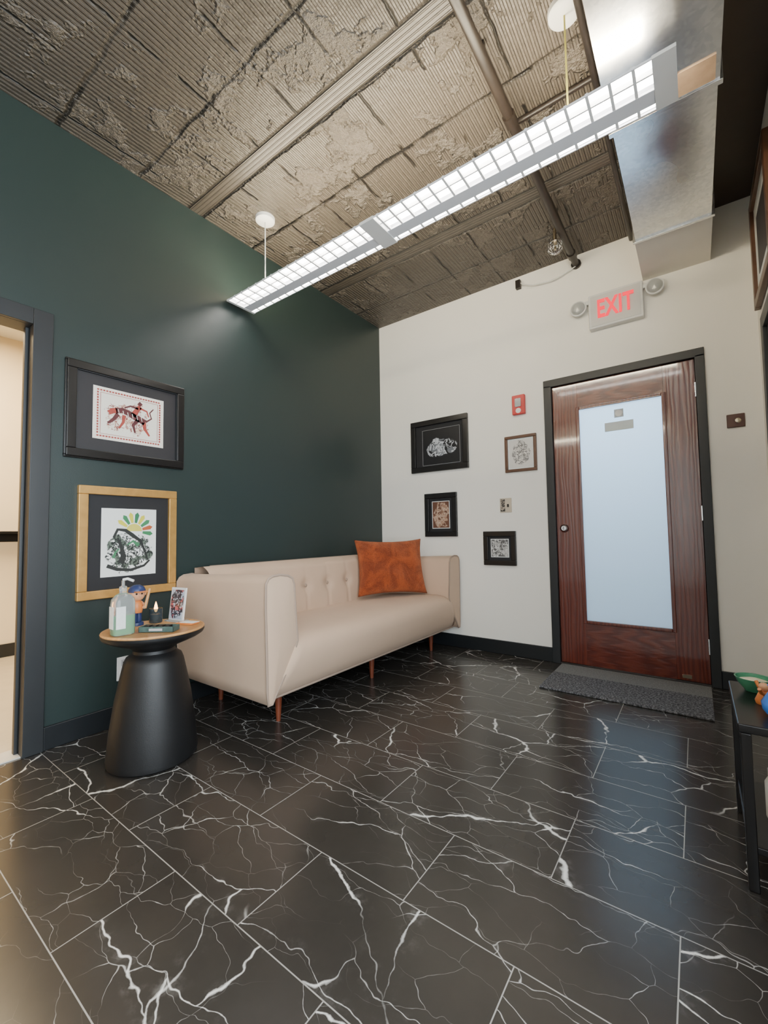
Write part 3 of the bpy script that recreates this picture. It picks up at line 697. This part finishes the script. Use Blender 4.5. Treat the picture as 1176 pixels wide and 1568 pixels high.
rb('rim_front',(-.078,-.031,0),(.078,-.025,.024),m_dkgreen); rb('rim_back',(-.078,.025,0),(.078,.031,.024),m_dkgreen)
rb('rim_l',(-.078,-.031,0),(-.072,.031,.024),m_dkgreen); rb('rim_r',(.072,-.031,0),(.078,.031,.024),m_dkgreen)
rb('name_plate',(-.03,-.033,.006),(.03,-.031,.017),m_grey,.0005)
for k in range(4):
    rb('contents',(-.06+.03*k,-.018,.012),(-.038+.03*k,.016,.026),m_mblack)
g=grp('business_cards',(.53,-2.33,TZ)); tx,ty=.545,-2.345
M2=Matrix.Rotation(math.radians(20),4,'Z')
rb('stack',(-.045,-.026,0),(.045,.026,.008),m_orange,.0005)
rb('top_card',(-.03,-.02,.008),(.05,.024,.010),m_label,.0003)

# ------------------------------------------------------------------ low console at right
g=grp('console_table',(2.78,-1.66,0))
box('top',(2.635,-1.88,.43),(2.905,-1.45,.455),m_black,g,bevel=.004)
boxes('legs',[((2.64,-1.88,0),(2.665,-1.855,.43)),((2.64,-1.475,0),(2.665,-1.45,.43)),((2.875,-1.88,0),(2.90,-1.855,.43)),((2.875,-1.475,0),(2.90,-1.45,.43))],m_black,g,bevel=.003)
box('apron',(2.645,-1.855,.37),(2.66,-1.475,.43),m_black,g)
box('lower_shelf',(2.645,-1.87,.10),(2.90,-1.46,.12),m_black,g,bevel=.003)
g=grp('white_jar',(2.74,-1.70,.12))
lathe('jar',[(0,0),(.035,0),(.04,.01),(.04,.11),(.03,.13),(0,.132)],(2.74,-1.70,.121),m_white,g,seg=28)
lathe('lid',[(0,.132),(.032,.132),(.032,.15),(0,.152)],(2.74,-1.70,.121),m_grey,g,seg=28)
g=grp('green_bowl',(2.70,-1.54,.455))
lathe('bowl',[(0,0),(.025,0),(.028,.006),(.045,.028),(.052,.045),(.048,.045),(.040,.028),(.02,.012),(0,.010)],(2.70,-1.54,.456),m_bowlg,g,seg=36)
lathe('filling',[(0,.030),(.036,.026),(.041,.033),(.02,.040),(0,.042)],(2.70,-1.54,.456),m_creamc,g,seg=28)
g=grp('orange_figurine',(2.72,-1.66,.455))
lathe('body',[(0,0),(.022,0),(.024,.01),(.016,.03),(.010,.04),(0,.042)],(2.715,-1.665,.456),m_orange,g,seg=20)
ball('head',(2.715,-1.665,.508),.014,m_skin,g,sub=2)
for s in(-1,1): tube('arm',[(2.715,-1.665+s*.01,.488),(2.705,-1.665+s*.035,.498),(2.70,-1.665+s*.045,.512)],.005,m_orange,g)
g=grp('blue_vase',(2.73,-1.78,.455))
lathe('vase',[(0,0),(.022,0),(.036,.02),(.038,.04),(.024,.065),(.016,.078),(.022,.09),(.018,.09),(.012,.078),(0,.07)],(2.735,-1.775,.456),m_blue,g,seg=32)

# ------------------------------------------------------------------ lights
def area(name,loc,rot,sx,sy,pw,c,spread=None):
    l=bpy.data.lights.new(name,'AREA'); l.shape='RECTANGLE'; l.size=sx; l.size_y=sy; l.energy=pw; l.color=c
    if spread: l.spread=spread
    o=bpy.data.objects.new(name,l); COL.objects.link(o); o.location=loc; o.rotation_euler=rot; return o
area('daylight_window',(XR+.35,-3.85,1.5),(0,math.radians(90),0),2.0,2.6,215,(.84,.93,1))
area('corridor_lamp',(2.1,1.1,2.2),(math.radians(-60),0,0),1.6,.9,95,(.66,.84,1))
area('office_lamp',(-1.2,-3.0,2.75),(0,0,0),1.2,1.2,150,(1,.78,.48))
w=bpy.data.worlds.new('world'); scn.world=w; w.use_nodes=True
bg=w.node_tree.nodes['Background']; bg.inputs[0].default_value=(.75,.87,1,1); bg.inputs[1].default_value=.8

# ------------------------------------------------------------------ camera
cd=bpy.data.cameras.new('camera'); co=bpy.data.objects.new('camera',cd); COL.objects.link(co)
cd.sensor_fit='HORIZONTAL'; cd.sensor_width=36; cd.lens=652.3/1176*36; cd.clip_start=.05
co.matrix_world=Matrix.Translation((2.565,-3.47,1.008))@Matrix.Rotation(math.radians(36.192),4,'Z')@Matrix.Rotation(math.radians(92.942),4,'X')@Matrix.Rotation(math.radians(-.901),4,'Z')
scn.camera=co
